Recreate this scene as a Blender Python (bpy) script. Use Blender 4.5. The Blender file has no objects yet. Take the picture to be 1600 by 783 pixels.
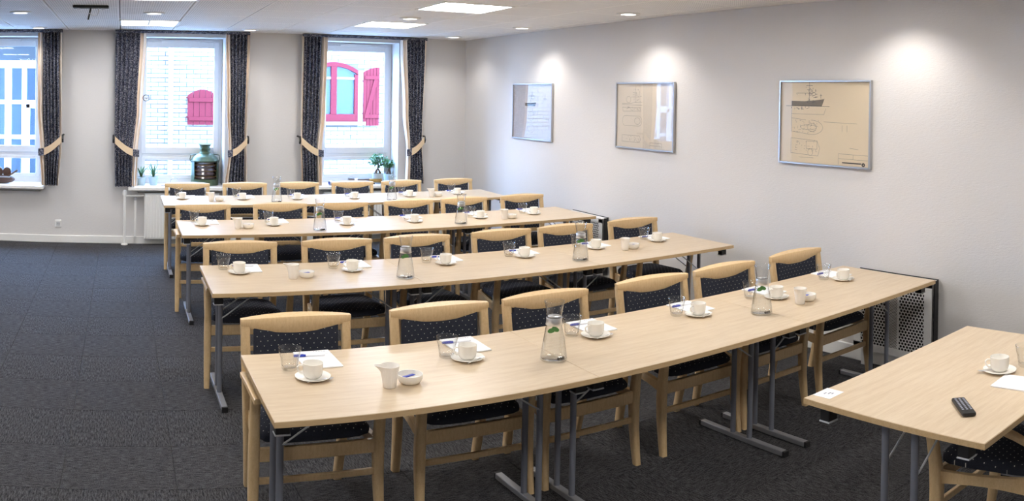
import bpy, bmesh, math, random
from mathutils import Vector, Matrix
random.seed(7)
S = bpy.context.scene
COL = S.collection
PI = math.pi

# ------------------------------------------------------------------ camera (the photograph is a stitched panorama)
CAM_Z = 1.8187
YAW, PITCH, ROLL, FPX, CX, CY = -.4981, -.0073, .0156, 1222.5, 800., 158.84
fw = Vector((math.cos(PITCH)*math.sin(-YAW), math.cos(PITCH)*math.cos(YAW), math.sin(PITCH)))
rt = Vector((math.cos(YAW), math.sin(YAW), 0)); up = rt.cross(fw)
rt, up = rt*math.cos(ROLL)+up*math.sin(ROLL), -rt*math.sin(ROLL)+up*math.cos(ROLL)
cd = bpy.data.cameras.new('camera'); cam = bpy.data.objects.new('camera', cd); COL.objects.link(cam)
cam.matrix_world = Matrix(((rt.x, up.x, -fw.x, 0), (rt.y, up.y, -fw.y, 0), (rt.z, up.z, -fw.z, CAM_Z), (0, 0, 0, 1)))
cd.type = 'PANO'; cd.panorama_type = 'EQUIRECTANGULAR'
cd.longitude_min = -CX/FPX; cd.longitude_max = (1600-CX)/FPX
cd.latitude_max = CY/FPX; cd.latitude_min = -(783-CY)/FPX
cd.clip_start = .05; cd.clip_end = 100
S.camera = cam

# ------------------------------------------------------------------ world, exposure
PANEL_POWER = 21.0
SPOT_POWER = 17.0
SKY_POWER = 44.0
W_ = bpy.data.worlds.new('overcast_sky'); S.world = W_; W_.use_nodes = True
bgn = W_.node_tree.nodes['Background']
bgn.inputs[0].default_value = (.36, .59, 1.0, 1); bgn.inputs[1].default_value = SKY_POWER
S.view_settings.view_transform = 'Standard'; S.view_settings.look = 'None'
S.view_settings.gamma = 1; S.view_settings.use_curve_mapping = False
S.view_settings.exposure = 0.26
S.cycles.max_bounces = 10; S.cycles.diffuse_bounces = 5; S.cycles.transparent_max_bounces = 16
S.cycles.transmission_bounces = 10; S.cycles.sample_clamp_indirect = 6
S.cycles.caustics_refractive = False; S.cycles.caustics_reflective = False

# ------------------------------------------------------------------ dimensions
FARY, RX, LX, NY, CH = 9.21, 4.32, -5.2, -1.5, 2.53
WALLT = .36
TH = .73

# ------------------------------------------------------------------ materials
def lin(c):
    return tuple(((v/255.)/12.92 if v/255. <= .04045 else ((v/255.+.055)/1.055)**2.4) for v in c)
class NT:
    def __init__(s, name):
        s.m = bpy.data.materials.new(name); s.m.use_nodes = True
        s.t = s.m.node_tree; s.n = s.t.nodes; s.l = s.t.links
        s.p = s.n['Principled BSDF']; s.out = s.n['Material Output']
    def add(s, typ, **kw):
        n = s.n.new(typ)
        for k, v in kw.items(): setattr(n, k, v)
        return n
    def math(s, op, a, b=None, c=None):
        n = s.add('ShaderNodeMath', operation=op)
        for i, v in enumerate((a, b, c)):
            if v is None: continue
            if isinstance(v, (int, float)): n.inputs[i].default_value = v
            else: s.l.new(v, n.inputs[i])
        return n.outputs[0]
    def mix(s, fac, a, b):
        n = s.add('ShaderNodeMix', data_type='RGBA')
        for sock, v in ((n.inputs[0], fac), (n.inputs[6], a), (n.inputs[7], b)):
            if isinstance(v, (int, float)): sock.default_value = v
            elif isinstance(v, tuple): sock.default_value = (*v[:3], 1)
            else: s.l.new(v, sock)
        return n.outputs[2]
    def coords(s, scale=(1, 1, 1), kind='Object'):
        tc = s.add('ShaderNodeTexCoord'); mp = s.add('ShaderNodeMapping')
        mp.inputs['Scale'].default_value = scale; s.l.new(tc.outputs[kind], mp.inputs[0]); return mp.outputs[0]
    def noise(s, vec, scale=5, detail=3, rough=.5):
        n = s.add('ShaderNodeTexNoise'); n.inputs['Scale'].default_value = scale
        n.inputs['Detail'].default_value = detail; n.inputs['Roughness'].default_value = rough
        s.l.new(vec, n.inputs['Vector']); return n.outputs[0]
    def ramp(s, fac, stops):
        n = s.add('ShaderNodeValToRGB'); e = n.color_ramp.elements
        while len(e) < len(stops): e.new(.5)
        for el, (p, c) in zip(e, stops):
            el.position = p; el.color = (*c, 1) if isinstance(c, tuple) else (c, c, c, 1)
        s.l.new(fac, n.inputs[0]); return n.outputs[0]
    def bump(s, h, strength=.2, dist=.002):
        n = s.add('ShaderNodeBump'); n.inputs['Strength'].default_value = strength; n.inputs['Distance'].default_value = dist
        s.l.new(h, n.inputs['Height']); s.l.new(n.outputs[0], s.p.inputs['Normal'])
    def set(s, rough=.5, metal=0., spec=None, col=None, **kw):
        s.p.inputs['Roughness'].default_value = rough; s.p.inputs['Metallic'].default_value = metal
        if spec is not None: s.p.inputs['Specular IOR Level'].default_value = spec
        if col is not None:
            if isinstance(col, tuple): s.p.inputs['Base Color'].default_value = (*col[:3], 1)
            else: s.l.new(col, s.p.inputs['Base Color'])
        return s
def plain(name, rgb, rough=.5, metal=0., var=.05, scale=30, spec=None):
    t = NT(name); c = lin(rgb); n = t.noise(t.coords(), scale, 2)
    t.set(rough, metal, spec, t.mix(n, tuple(v*(1-var) for v in c), tuple(min(1, v*(1+var)) for v in c)))
    return t.m
def wood(name, a, b, sc, rough=.35):
    t = NT(name); v = t.coords(sc)
    n1 = t.noise(v, 3, 4, .6); n2 = t.noise(v, 12, 2, .5)
    f = t.math('ADD', t.math('MULTIPLY', n1, .7), t.math('MULTIPLY', n2, .3))
    t.set(rough, 0, .4, t.ramp(f, [(.35, lin(a)), (.62, lin(b))])); return t.m
def dotted(name, ax, base, dot, p=.031, q=.022, r=.0023):
    t = NT(name); tc = t.add('ShaderNodeTexCoord'); sp = t.add('ShaderNodeSeparateXYZ'); t.l.new(tc.outputs['Object'], sp.inputs[0])
    u = t.math('DIVIDE', sp.outputs[ax[0]], p); v = t.math('DIVIDE', sp.outputs[ax[1]], q)
    row = t.math('FLOOR', v); u2 = t.math('ADD', u, t.math('MULTIPLY', row, .5))
    fu = t.math('MULTIPLY', t.math('SUBTRACT', t.math('FRACT', u2), .5), p)
    fv = t.math('MULTIPLY', t.math('SUBTRACT', t.math('FRACT', v), .5), q)
    d2 = t.math('ADD', t.math('MULTIPLY', fu, fu), t.math('MULTIPLY', fv, fv))
    k = t.math('LESS_THAN', d2, r*r)
    n = t.noise(t.coords(), 260, 2)
    c = t.mix(n, tuple(x*.7 for x in lin(base)), tuple(x*1.35 for x in lin(base)))
    t.set(.9, 0, .2, t.mix(k, c, lin(dot))); t.bump(n, .25, .001); return t.m
M = {}
def mk_walls():
    for nm, rgb in (('wall', (220, 217, 215)), ('wall_far', (220, 218, 217))):
        t = NT(nm); v = t.coords((1, 1, 1)); 
        n = t.noise(t.coords((14, 14, 60)), 3.2, 3, .6); big = t.noise(v, 1.2, 2)
        t.set(.75, 0, .25, t.mix(big, tuple(x*.97 for x in lin(rgb)), lin(rgb))); t.bump(n, .35, .004); M[nm] = t.m
mk_walls()
M['white'] = plain('white_paint', (238, 238, 236), .4, var=.02)
M['frame'] = plain('window_paint', (228, 228, 229), .35, var=.015)
M['tabletop'] = wood('maple_laminate', (199, 178, 150), (210, 192, 166), (1.2, 14, 14), .3)
M['tableedge'] = wood('maple_edge_band', (192, 162, 120), (204, 176, 134), (2, 20, 20), .45)
M['chairwood'] = wood('beech_wood', (209, 178, 133), (221, 192, 148), (30, 30, 8), .4)
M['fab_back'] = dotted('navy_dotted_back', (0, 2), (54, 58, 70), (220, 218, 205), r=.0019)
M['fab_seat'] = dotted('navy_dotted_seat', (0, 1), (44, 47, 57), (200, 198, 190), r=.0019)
M['legmetal'] = plain('grey_powder_coat', (128, 131, 142), .42, .35)
M['foot'] = plain('grey_foot_metal', (150, 151, 155), .4, .4)
M['black'] = plain('black_plastic', (22, 22, 24), .5)
M['lightgrey'] = plain('light_grey_plastic', (196, 198, 202), .4)
M['chrome'] = plain('polished_steel', (222, 223, 225), .3, .9)
M['alu'] = plain('brushed_aluminium', (190, 190, 192), .3, .85)
M['porcelain'] = plain('white_porcelain', (240, 237, 230), .18, var=.01)
M['jug'] = plain('jug_porcelain', (240, 236, 230), .25, var=.01)
M['paper'] = plain('white_paper', (244, 245, 248), .7, var=.01)
M['print'] = plain('grey_print', (150, 152, 165), .8)
M['blue'] = plain('blue_plastic', (42, 62, 170), .35)
M['darkprint'] = plain('dark_print', (48, 46, 50), .8)
M['greyprint'] = plain('pencil_line', (128, 118, 104), .8)
M['leaf'] = plain('mint_leaf', (84, 148, 62), .5, var=.25)
M['aloe'] = plain('aloe_leaf', (74, 112, 74), .45, var=.25)
M['ficus'] = plain('ficus_leaf', (58, 104, 56), .4, var=.35)
M['bark'] = plain('bark', (88, 66, 52), .8, var=.3)
M['pot'] = plain('pale_blue_pot', (190, 214, 228), .35)
M['potgrey'] = plain('pale_grey_pot', (186, 200, 206), .5)
M['soil'] = plain('soil', (52, 42, 34), .95, var=.4)
M['lantern'] = plain('green_lantern_paint', (70, 86, 66), .38, .3, var=.35, scale=14)
M['lens_glass'] = plain('dark_lens_glass', (74, 60, 62), .12, var=.3, spec=.9)
M['brass'] = plain('old_brass', (148, 116, 66), .35, .9)
M['darkwood'] = plain('dark_wood', (78, 56, 46), .4, var=.3, scale=18)
M['tan'] = plain('tan_trim_cloth', (222, 198, 164), .85, var=.08, scale=120)
M['cream'] = plain('cream_trim_cloth', (240, 226, 210), .85, var=.1, scale=120)
M['red'] = plain('red_painted_wood', (78, 22, 28), .8, var=.1, spec=.1)
M['grey'] = plain('ground_grey', (190, 188, 184), .9)
M['darkgap'] = plain('ceiling_grid_grey', (110, 110, 112), .6)
M['duct'] = plain('dark_room_panel', (40, 42, 44), .6)
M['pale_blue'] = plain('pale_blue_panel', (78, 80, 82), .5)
M['covermetal'] = plain('cover_white_metal', (226, 226, 226), .4)
def mk_misc():
    # glass: clear pane = mostly straight through, with a mirror reflection by Fresnel
    def pane(nm, tint, refl=1.0, rim=0.):
        t = NT(nm); tr = t.add('ShaderNodeBsdfTransparent'); tr.inputs[0].default_value = (*tint, 1)
        if rim:
            lw = t.add('ShaderNodeLayerWeight'); lw.inputs[0].default_value = .28
            t.l.new(t.mix(lw.outputs['Facing'], tint, tuple(v*rim for v in tint)), tr.inputs[0])
        gl = t.add('ShaderNodeBsdfGlossy'); gl.inputs['Roughness'].default_value = .0
        fr = t.add('ShaderNodeFresnel'); fr.inputs[0].default_value = 1.5; ge = t.add('ShaderNodeNewGeometry')
        mx = t.add('ShaderNodeMixShader'); t.l.new(t.math('MULTIPLY', t.math('MULTIPLY', fr.outputs[0], refl), t.math('SUBTRACT', 1.0, ge.outputs['Backfacing'])), mx.inputs[0])
        t.l.new(tr.outputs[0], mx.inputs[1]); t.l.new(gl.outputs[0], mx.inputs[2]); t.l.new(mx.outputs[0], t.out.inputs[0]); M[nm] = t.m
    pane('pane', (.94, .97, 1.)); pane('picture_glass', (.99, .99, .99), 2.3); pane('blue_pane', (.86, .93, 1.), .3); pane('glass', (.985, .99, .99), 2.2, .9); pane('water', (.99, .995, 1.), .4)
    # carpet tiles: charcoal loop pile, ribs along x or y
    for nm, sc in (('carpet_a', (170, 24, 1)), ('carpet_b', (24, 170, 1))):
        t = NT(nm); v = t.coords(sc); n = t.noise(v, 1., 2, .6); f = t.noise(t.coords(), 190, 2)
        g = t.math('ADD', t.math('MULTIPLY', n, .55), t.math('MULTIPLY', f, .45))
        t.set(.95, 0, .15, t.ramp(g, [(.38, lin((18, 19, 21))), (.62, lin((86, 85, 87)))])); t.bump(g, .5, .003); M[nm] = t.m
    # perforated ceiling tile
    t = NT('perforated_tile'); tc = t.add('ShaderNodeTexCoord'); sp = t.add('ShaderNodeSeparateXYZ'); t.l.new(tc.outputs['Object'], sp.inputs[0])
    P = .02
    fu = t.math('SUBTRACT', t.math('FRACT', t.math('DIVIDE', sp.outputs[0], P)), .5); fv = t.math('SUBTRACT', t.math('FRACT', t.math('DIVIDE', sp.outputs[1], P)), .5)
    d2 = t.math('ADD', t.math('MULTIPLY', fu, fu), t.math('MULTIPLY', fv, fv)); k = t.math('LESS_THAN', d2, .07)
    edge = t.math('LESS_THAN', t.math('MAXIMUM', t.math('ABSOLUTE', sp.outputs[0]), t.math('ABSOLUTE', sp.outputs[1])), .275)
    t.set(.6, 0, .3, t.mix(t.math('MULTIPLY', k, edge), lin((252, 252, 252)), lin((196, 196, 200)))); M['ctile'] = t.m
    # light diffuser
    t = NT('lit_diffuser'); t.p.inputs['Emission Color'].default_value = (1, .965, .93, 1); t.p.inputs['Emission Strength'].default_value = PANEL_POWER
    t.set(.5, 0, None, (.9, .9, .9)); M['lit'] = t.m
    t = NT('lit_lens'); t.p.inputs['Emission Color'].default_value = (1, .95, .90, 1); t.p.inputs['Emission Strength'].default_value = 6; t.set(.5, 0, None, (.9, .9, .9)); M['lens'] = t.m
    # curtain jacquard
    t = NT('jacquard_curtain'); v = t.coords((1, .3, 1)); vo = t.add('ShaderNodeTexVoronoi'); vo.inputs['Scale'].default_value = 95; t.l.new(v, vo.inputs['Vector'])
    n = t.noise(v, 46, 4, .7); g = t.math('MULTIPLY', t.math('SUBTRACT', 1.0, vo.outputs['Distance']), n)
    t.set(.8, 0, .3, t.ramp(g, [(.27, lin((56, 60, 78))), (.36, lin((188, 188, 194))), (.47, lin((72, 76, 94)))])); M['curtain'] = t.m
    # perforated radiator cover panels
    for nm, P, r in (('hex_big', .024, .0088), ('hex_small', .011, .0035)):
        t = NT(nm); tc = t.add('ShaderNodeTexCoord'); sp = t.add('ShaderNodeSeparateXYZ'); t.l.new(tc.outputs['Object'], sp.inputs[0])
        Q = P*.866; a = t.math('DIVIDE', sp.outputs[2], Q); row = t.math('FLOOR', a)
        b = t.math('ADD', t.math('DIVIDE', sp.outputs[1], P), t.math('MULTIPLY', row, .5))
        fu = t.math('MULTIPLY', t.math('SUBTRACT', t.math('FRACT', b), .5), P); fv = t.math('MULTIPLY', t.math('SUBTRACT', t.math('FRACT', a), .5), Q)
        k = t.math('LESS_THAN', t.math('ADD', t.math('MULTIPLY', fu, fu), t.math('MULTIPLY', fv, fv)), r*r)
        t.set(.4, 0, .4, t.mix(k, lin((222, 222, 222)), lin((14, 14, 15)))); M[nm] = t.m
    # paper of the drawings
    for nm, rgb in (('plan_cream', (252, 232, 200)), ('plan_beige', (240, 227, 210)), ('plan_grey', (218, 213, 215))):
        t = NT(nm); n = t.noise(t.coords(), 4, 5, .6)
        t.set(.8, 0, .2, t.mix(n, tuple(x*.86 for x in lin(rgb)), lin(rgb))); t.bump(t.noise(t.coords(), 7, 3), .3, .01); M[nm] = t.m
    # white-washed brick
    t = NT('whitewashed_brick'); n = t.noise(t.coords(), 9, 4, .6); t.set(.9, 0, .2, t.mix(n, lin((112, 107, 102)), lin((132, 127, 122)))); M['brick'] = t.m
    t = NT('whitewashed_mortar'); n = t.noise(t.coords(), 5, 4, .6); t.set(.95, 0, .2, t.mix(n, lin((68, 65, 64)), lin((82, 79, 77)))); M['mortar'] = t.m
mk_misc()

# ------------------------------------------------------------------ mesh helpers
def setp(o, label=None, cat=None, group=None, kind=None):
    if label: o['label'] = label
    if cat: o['category'] = cat
    if group: o['group'] = group
    if kind: o['kind'] = kind
    return o
def link(name, data, parent=None, loc=(0, 0, 0), rz=0.):
    o = bpy.data.objects.new(name, data); COL.objects.link(o); o.location = loc; o.rotation_euler = (0, 0, rz)
    if parent is not None: o.parent = parent
    return o
def empty(name, loc, label, cat, group=None, kind=None, rz=0.):
    o = link(name, None, None, loc, rz); o.empty_display_size = .1; return setp(o, label, cat, group, kind)
class B:
    def __init__(s): s.bm = bmesh.new()
    def box(s, lo, hi, bev=0., seg=1, mat=None):
        r = bmesh.ops.create_cube(s.bm, size=1.)
        c = [(a+b)/2 for a, b in zip(lo, hi)]; d = [abs(b-a) for a, b in zip(lo, hi)]
        for v in r['verts']: v.co = Vector((v.co.x*d[0]+c[0], v.co.y*d[1]+c[1], v.co.z*d[2]+c[2]))
        vs = r['verts']
        if bev:
            es = list({e for v in vs for e in v.link_edges})
            q = bmesh.ops.bevel(s.bm, geom=es, offset=bev, segments=seg, affect='EDGES', profile=.5)
            vs = list({v for f in q['faces'] for v in f.verts})
        if mat is not None:
            for v in vs: v.co = mat @ v.co
        return s
    def ring(s, pts): return [s.bm.verts.new(p) for p in pts]
    def skin(s, rings, cap=True, closed=True):
        n = len(rings[0])
        for a, b in zip(rings, rings[1:]):
            for i in range(n if closed else n-1):
                j = (i+1) % n; s.bm.faces.new((a[i], a[j], b[j], b[i]))
        if cap and closed:
            s.bm.faces.new(rings[0][::-1]); s.bm.faces.new(rings[-1])
        return s
    def lathe(s, prof, n=24, c=(0, 0), z0=0.):
        rs = []; first = last = None
        for r, z in prof:
            if r < 1e-6: rs.append(s.bm.verts.new((c[0], c[1], z+z0)))
            else: rs.append(s.ring([(c[0]+r*math.cos(2*PI*i/n), c[1]+r*math.sin(2*PI*i/n), z+z0) for i in range(n)]))
        for a, b in zip(rs, rs[1:]):
            A, Bq = isinstance(a, list), isinstance(b, list)
            for i in range(n):
                j = (i+1) % n
                if A and Bq: s.bm.faces.new((a[i], a[j], b[j], b[i]))
                elif Bq: s.bm.faces.new((a, b[j], b[i]))
                elif A: s.bm.faces.new((a[i], a[j], b))
        return s
    def tube(s, pts, rad, n=8, cap=True):
        pts = [Vector(p) for p in pts]; rad = rad if isinstance(rad, (list, tuple)) else [rad]*len(pts)
        rings = []; side = None
        for i, p in enumerate(pts):
            d = (pts[min(i+1, len(pts)-1)]-pts[max(i-1, 0)]).normalized()
            if side is None: side = d.orthogonal().normalized()
            else: side = (side-d*side.dot(d)).normalized()
            o = d.cross(side)
            rings.append(s.ring([p+(side*math.cos(2*PI*k/n)+o*math.sin(2*PI*k/n))*rad[i] for k in range(n)]))
        return s.skin(rings, cap)
    def sweep(s, pts, half, bev=.3):          # rectangular section in the XY plane at each point (legs, stiles)
        rings = []
        for (x, y, z), (a, b) in zip(pts, half):
            c = bev*min(a, b)
            rings.append(s.ring([(x-a+c, y-b, z), (x+a-c, y-b, z), (x+a, y-b+c, z), (x+a, y+b-c, z), (x+a-c, y+b, z), (x-a+c, y+b, z), (x-a, y+b-c, z), (x-a, y-b+c, z)]))
        return s.skin(rings)
    def prism(s, poly, ax, t0, t1):           # polygon in the plane normal to ax, extruded t0..t1
        def P(p, t): return {'x': (t, p[0], p[1]), 'y': (p[0], t, p[1]), 'z': (p[0], p[1], t)}[ax]
        a = s.ring([P(p, t0) for p in poly]); b = s.ring([P(p, t1) for p in poly])
        return s.skin([a, b])
    def mesh(s, name, mat, smooth=True, angle=35):
        bmesh.ops.recalc_face_normals(s.bm, faces=s.bm.faces[:])
        me = bpy.data.meshes.new(name); s.bm.to_mesh(me); s.bm.free()
        for m in (mat if isinstance(mat, (list, tuple)) else [mat]): me.materials.append(M[m] if isinstance(m, str) else m)
        if smooth:
            me.polygons.foreach_set('use_smooth', [True]*len(me.polygons)); me.set_sharp_from_angle(angle=math.radians(angle))
        return me
    def obj(s, name, mat, parent=None, loc=(0, 0, 0), rz=0., smooth=True, angle=35):
        return link(name, s.mesh(name, mat, smooth, angle), parent, loc, rz)
def dup(root, loc, rz=None, label=None, group=None):
    r = root.copy(); COL.objects.link(r); r.location = loc
    if rz is not None: r.rotation_euler = (0, 0, rz)
    if label: r['label'] = label
    if group: r['group'] = group
    for ch in list(root.children):
        c = ch.copy(); COL.objects.link(c); c.parent = r
        for g in list(ch.children):
            d = g.copy(); COL.objects.link(d); d.parent = c
    return r
class Kind:                                    # first placement uses the prototype itself
    def __init__(s, root): s.root, s.used = root, False
    def put(s, loc, rz=0., label=None, group=None):
        if not s.used:
            s.used = True; s.root.location = loc; s.root.rotation_euler = (0, 0, rz)
            if label: s.root['label'] = label
            if group: s.root['group'] = group
            return s.root
        return dup(s.root, loc, rz, label, group)

# ------------------------------------------------------------------ room shell
OPEN = [(-2.02, -.955), (.19, 1.215), (2.42, 3.395)]     # window openings
OZ0, OZ1 = .66, 2.46
floor = setp(B().box((LX, NY, -.12), (RX, FARY, -.008)).obj('floor', 'darkgap', smooth=False), 'charcoal carpet-tiled floor of the room', 'floor', kind='structure')
wb = B(); xs = LX
for a, b in OPEN:
    wb.box((xs, FARY, -.12), (a, FARY+WALLT, CH+.25)); wb.box((a, FARY, -.12), (b, FARY+WALLT, OZ0-.045)); wb.box((a, FARY, OZ1), (b, FARY+WALLT, CH+.25)); xs = b
wb.box((xs, FARY, -.12), (RX+.2, FARY+WALLT, CH+.25))
setp(wb.obj('wall_back', 'wall_far', smooth=False), 'off-white far wall with the three curtained windows', 'wall', kind='structure')
setp(B().box((RX, NY, -.12), (RX+.2, FARY, CH+.25)).obj('wall_right', 'wall', smooth=False), 'long off-white textured wall carrying three framed ship drawings', 'wall', kind='structure')
setp(B().box((LX-.2, NY-.2, -.12), (LX, FARY+WALLT, CH+.25)).obj('wall_left', 'wall', smooth=False), 'off-white side wall left of the frame', 'wall', kind='structure')
setp(B().box((LX, NY-.2, -.12), (RX+.2, NY, CH+.25)).obj('wall_front', 'wall', smooth=False), 'off-white wall behind the camera', 'wall', kind='structure')
# baseboards
bb = setp(B().box((LX, FARY-.018, 0), (RX, FARY, .09), .004).obj('baseboard_back', 'white', smooth=False), 'white baseboard along the window wall', 'baseboard', kind='structure')
setp(B().box((RX-.018, NY, 0), (RX, FARY-.018, .11), .004).obj('baseboard_right', 'white', smooth=False), 'white baseboard along the right wall', 'baseboard', kind='structure')
# carpet tiles (joints measured in the photograph)
tile_me = []
TX, TY = .495, .4744
for nm in ('carpet_a', 'carpet_b'):
    tile_me.append(B().box((-TX/2+.0007, -TY/2+.0007, -.008), (TX/2-.0007, TY/2-.0007, 0), .0012).mesh('carpet_tile', nm, False))
x0 = -.245-TX*5; y0 = 3.247-TY*5
setp(B().box((LX, NY, -.008), (x0-.0005, FARY-.019, 0)).obj('carpet', 'carpet_b', floor, smooth=False), kind='stuff')
setp(B().box((x0, NY, -.008), (RX-.019, y0-.0005, 0)).obj('carpet', 'carpet_b', floor, smooth=False), kind='stuff')
nx, ny = 15, 18
for i in range(nx):
    for j in range(ny):
        cx_, cy_ = x0+TX*(i+.5), y0+TY*(j+.5)
        xa, xb = max(cx_-TX/2, LX), min(cx_+TX/2, RX-.019); ya, yb_ = max(cy_-TY/2, NY), min(cy_+TY/2, FARY-.019)
        if xb-xa < .03 or yb_-ya < .03: continue
        o = link('carpet_tile', tile_me[(i+j+(i*7+j*3) % 3 // 2) % 2], floor, ((xa+xb)/2, (ya+yb_)/2, 0))
        o.scale = ((xb-xa)/TX, (yb_-ya)/TY, 1)
# ceiling
ceiling = setp(B().box((LX, NY, CH+.02), (RX, FARY, CH+.15)).obj('ceiling', 'darkgap', smooth=False), 'suspended ceiling of perforated grey-white tiles', 'ceiling', kind='structure')
ct = B().box((-.295, -.2975, .0), (.295, .2975, .02), .003).mesh('ceiling_tile', 'ctile', False)
GX0, GY0 = -.03, 5.45
PANELS = [(0, 0), (0, 4), (4, 0), (4, 3), (0, -4), (4, -4), (0, -8), (4, -8), (-4, -4), (-4, -8), (-4, 0), (-4, 4), (-8, 0), (-8, -4)]
for i in range(-9, 8):
    for j in range(-12, 7):
        if (i, j) in PANELS: continue
        xa, xb = max(GX0+.6*i, LX), min(GX0+.6*(i+1), RX); ya, yb_ = max(GY0+.6*j, NY), min(GY0+.6*(j+1), FARY)
        if xb-xa < .03 or yb_-ya < .03: continue
        o = link('ceiling_tile', ct, ceiling, ((xa+xb)/2, (ya+yb_)/2, CH)); o.scale = ((xb-xa)/.6, (yb_-ya)/.6, 1)
# recessed square light panels
def make_panel():
    r = empty('ceiling_light', (0, 0, 0), 'square recessed ceiling light', 'ceiling light', 'recessed square ceiling lights')
    f = B(); w = .298
    for a in (-1, 1):
        f.box((a*w-.012, -w, -.006), (a*w+.012, w, .02)); f.box((-w+.0125, a*w-.012, -.0055), (w-.0125, a*w+.012, .02))
    f.obj('frame', 'white', r, smooth=False)
    B().box((-w+.012, -w+.012, .006), (-.012, w-.012, .016)).obj('diffuser', 'lit', r, smooth=False)
    B().box((.012, -w+.012, .006), (w-.012, w-.012, .016)).obj('diffuser', 'lit', r, smooth=False)
    B().box((-.012, -w+.012, .002), (.012, w-.012, .018)).obj('divider', 'white', r, smooth=False)
    return r
KP = Kind(make_panel())
PL = {(0, 4): 'lit square ceiling panel nearest the middle window', (0, 0): 'lit square ceiling panel cut off by the top edge, above the middle window', (4, 0): 'large lit square ceiling panel towards the right wall, nearer the camera', (4, 3): 'lit square ceiling panel in front of the right window'}
for (i, j) in PANELS:
    KP.put((GX0+.6*i+.3, GY0+.6*j+.3, CH), 0, PL.get((i, j), 'lit square ceiling panel out of frame above the near end of the room'))
# round downlights
def make_down():
    r = empty('downlight', (0, 0, 0), 'round recessed downlight', 'downlight', 'round recessed downlights')
    B().lathe([(.062, .004), (.066, -.012), (.092, -.012), (.1, -.004), (.1, .004), (.062, .004)], 28).obj('trim_ring', 'white', r)
    B().lathe([(0, -.001), (.064, -.001), (.064, .003), (0, .003)], 24).obj('lens', 'lens', r)
    return r
KD = Kind(make_down())
def spot(parent, k=1.):
    l = bpy.data.lights.new('lamp', 'SPOT'); l.energy = SPOT_POWER*k; l.spot_size = math.radians(128); l.spot_blend = .7; l.shadow_soft_size = .045; l.color = (1, .95, .89)
    link('lamp', l, parent, (0, 0, -.02))
for x, y, lab in [(-.93, 7.05, 'round downlight near the left edge of the ceiling, in front of the left window'), (.28, 7.07, 'round downlight between two light panels by the middle window'),
                  (-.95, 8.8, 'small round downlight right above the left window'), (1.43, 8.72, 'round downlight above the wall between middle and right windows'),
                  (2.6, 6.78, 'round downlight between the two right-hand light panels'), (3.9, 8.68, 'round downlight in the far corner by the right wall'),
                  (3.95, 7.07, 'round downlight along the right wall above the farthest framed drawing'), (3.95, 5.25, 'round downlight along the right wall above the middle framed drawing'),
                  (3.95, 2.72, 'round downlight along the right wall near the camera, out of frame'), (3.95, .9, 'round downlight along the right wall beside the camera, out of frame')]:
    spot(KD.put((x, y, CH), 0, lab), 1. if x > 3.92 else .35)
# projector mount
pm = empty('projector_mount', (-.27, 6.54, CH), 'black ceiling mount plate with a hanging rod and white cable', 'mount')
B().box((-.15, -.05, -.02), (.15, .05, 0), .006).obj('plate', 'black', pm)
B().tube([(.0, -.02, -.02), (-.02, -.03, -.12)], .007).obj('rod', 'black', pm)
B().tube([(.06, -.02, -.015), (.07, -.03, -.05), (.05, -.03, -.085), (.015, -.03, -.085), (-.012, -.03, -.065)], .004).obj('cable', 'white', pm)
for x in (-.1, .1): B().lathe([(0, -.03), (.014, -.03), (.014, -.018), (0, -.018)], 10, (x, 0)).obj('bolt', 'chrome', pm)

# ------------------------------------------------------------------ windows
FY0, FY1 = FARY+.28, FARY+.35
def window(n, a, b, lab):
    w = empty('window_%d' % n, ((a+b)/2, FARY+.3, OZ0), lab, 'window', kind='structure')
    ox, oy, oz = -(a+b)/2, -(FARY+.3), -OZ0
    def part(name, mat, boxes, bev=.006, parent=None):
        k = B()
        for lo, hi in boxes: k.box(tuple(p+q for p, q in zip(lo, (ox, oy, oz))), tuple(p+q for p, q in zip(hi, (ox, oy, oz))), bev)
        return k.obj(name, mat, w if parent is None else parent, smooth=False)
    fw_ = .055
    def rect(x0_, x1_, z0_, z1_, w, wt, wb_, y0_, y1_):
        return [((x0_, y0_, z0_), (x0_+w, y1_, z1_)), ((x1_-w, y0_, z0_), (x1_, y1_, z1_)), ((x0_+w+.0006, y0_+.0006, z1_-wt), (x1_-w-.0006, y1_, z1_)), ((x0_+w+.0006, y0_+.0006, z0_), (x1_-w-.0006, y1_, z0_+wb_))]
    e = .0015
    part('window_frame', 'frame', rect(a+e, b-e, OZ0+.001, OZ1-e, fw_, .055, .10, FY0, FY1) + [((a+fw_+.002, FY0+.0006, 1.01), (b-fw_-.002, FY1, 1.07))], .004)
    # opening upper sash and lower light
    s0, s1 = a+fw_-.012, b-fw_+.012
    part('sash', 'frame', rect(s0, s1, 1.062, 2.42, .06, .07, .078, FY0-.018, FY0-.001), .004)
    part('lower_sash', 'frame', rect(s0, s1, .755, 1.02, .05, .04, .045, FY0-.01, FY0-.001), .004)
    part('pane', 'pane', [((s0+.055, FY0+.004, 1.135), (s1-.055, FY0+.008, 2.355))], 0)
    part('pane', 'pane', [((s0+.045, FY0+.004, .795), (s1-.045, FY0+.008, .985))], 0)
    part('vent', 'frame', [((a+.28, FY0-.02, OZ1-.045), (b-.28, FY0+.01, OZ1-.015))], .004)
    sl, sr = a-.11 if n > 1 else a, b+.045
    part('window_sill', 'white', [((a+.001, FARY-.001, OZ0-.04), (b-.001, FY0-.002, OZ0+.035)), ((sl, FARY-.14, OZ0-.005), (sr, FARY-.002, OZ0+.035))], .006)
window(1, *OPEN[0], 'white framed window at the left edge with the conservatory outside')
window(2, *OPEN[1], 'white framed middle window with the red shutter outside')
window(3, *OPEN[2], 'white framed right window with the red arched window outside')
SILL = OZ0+.035

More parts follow.
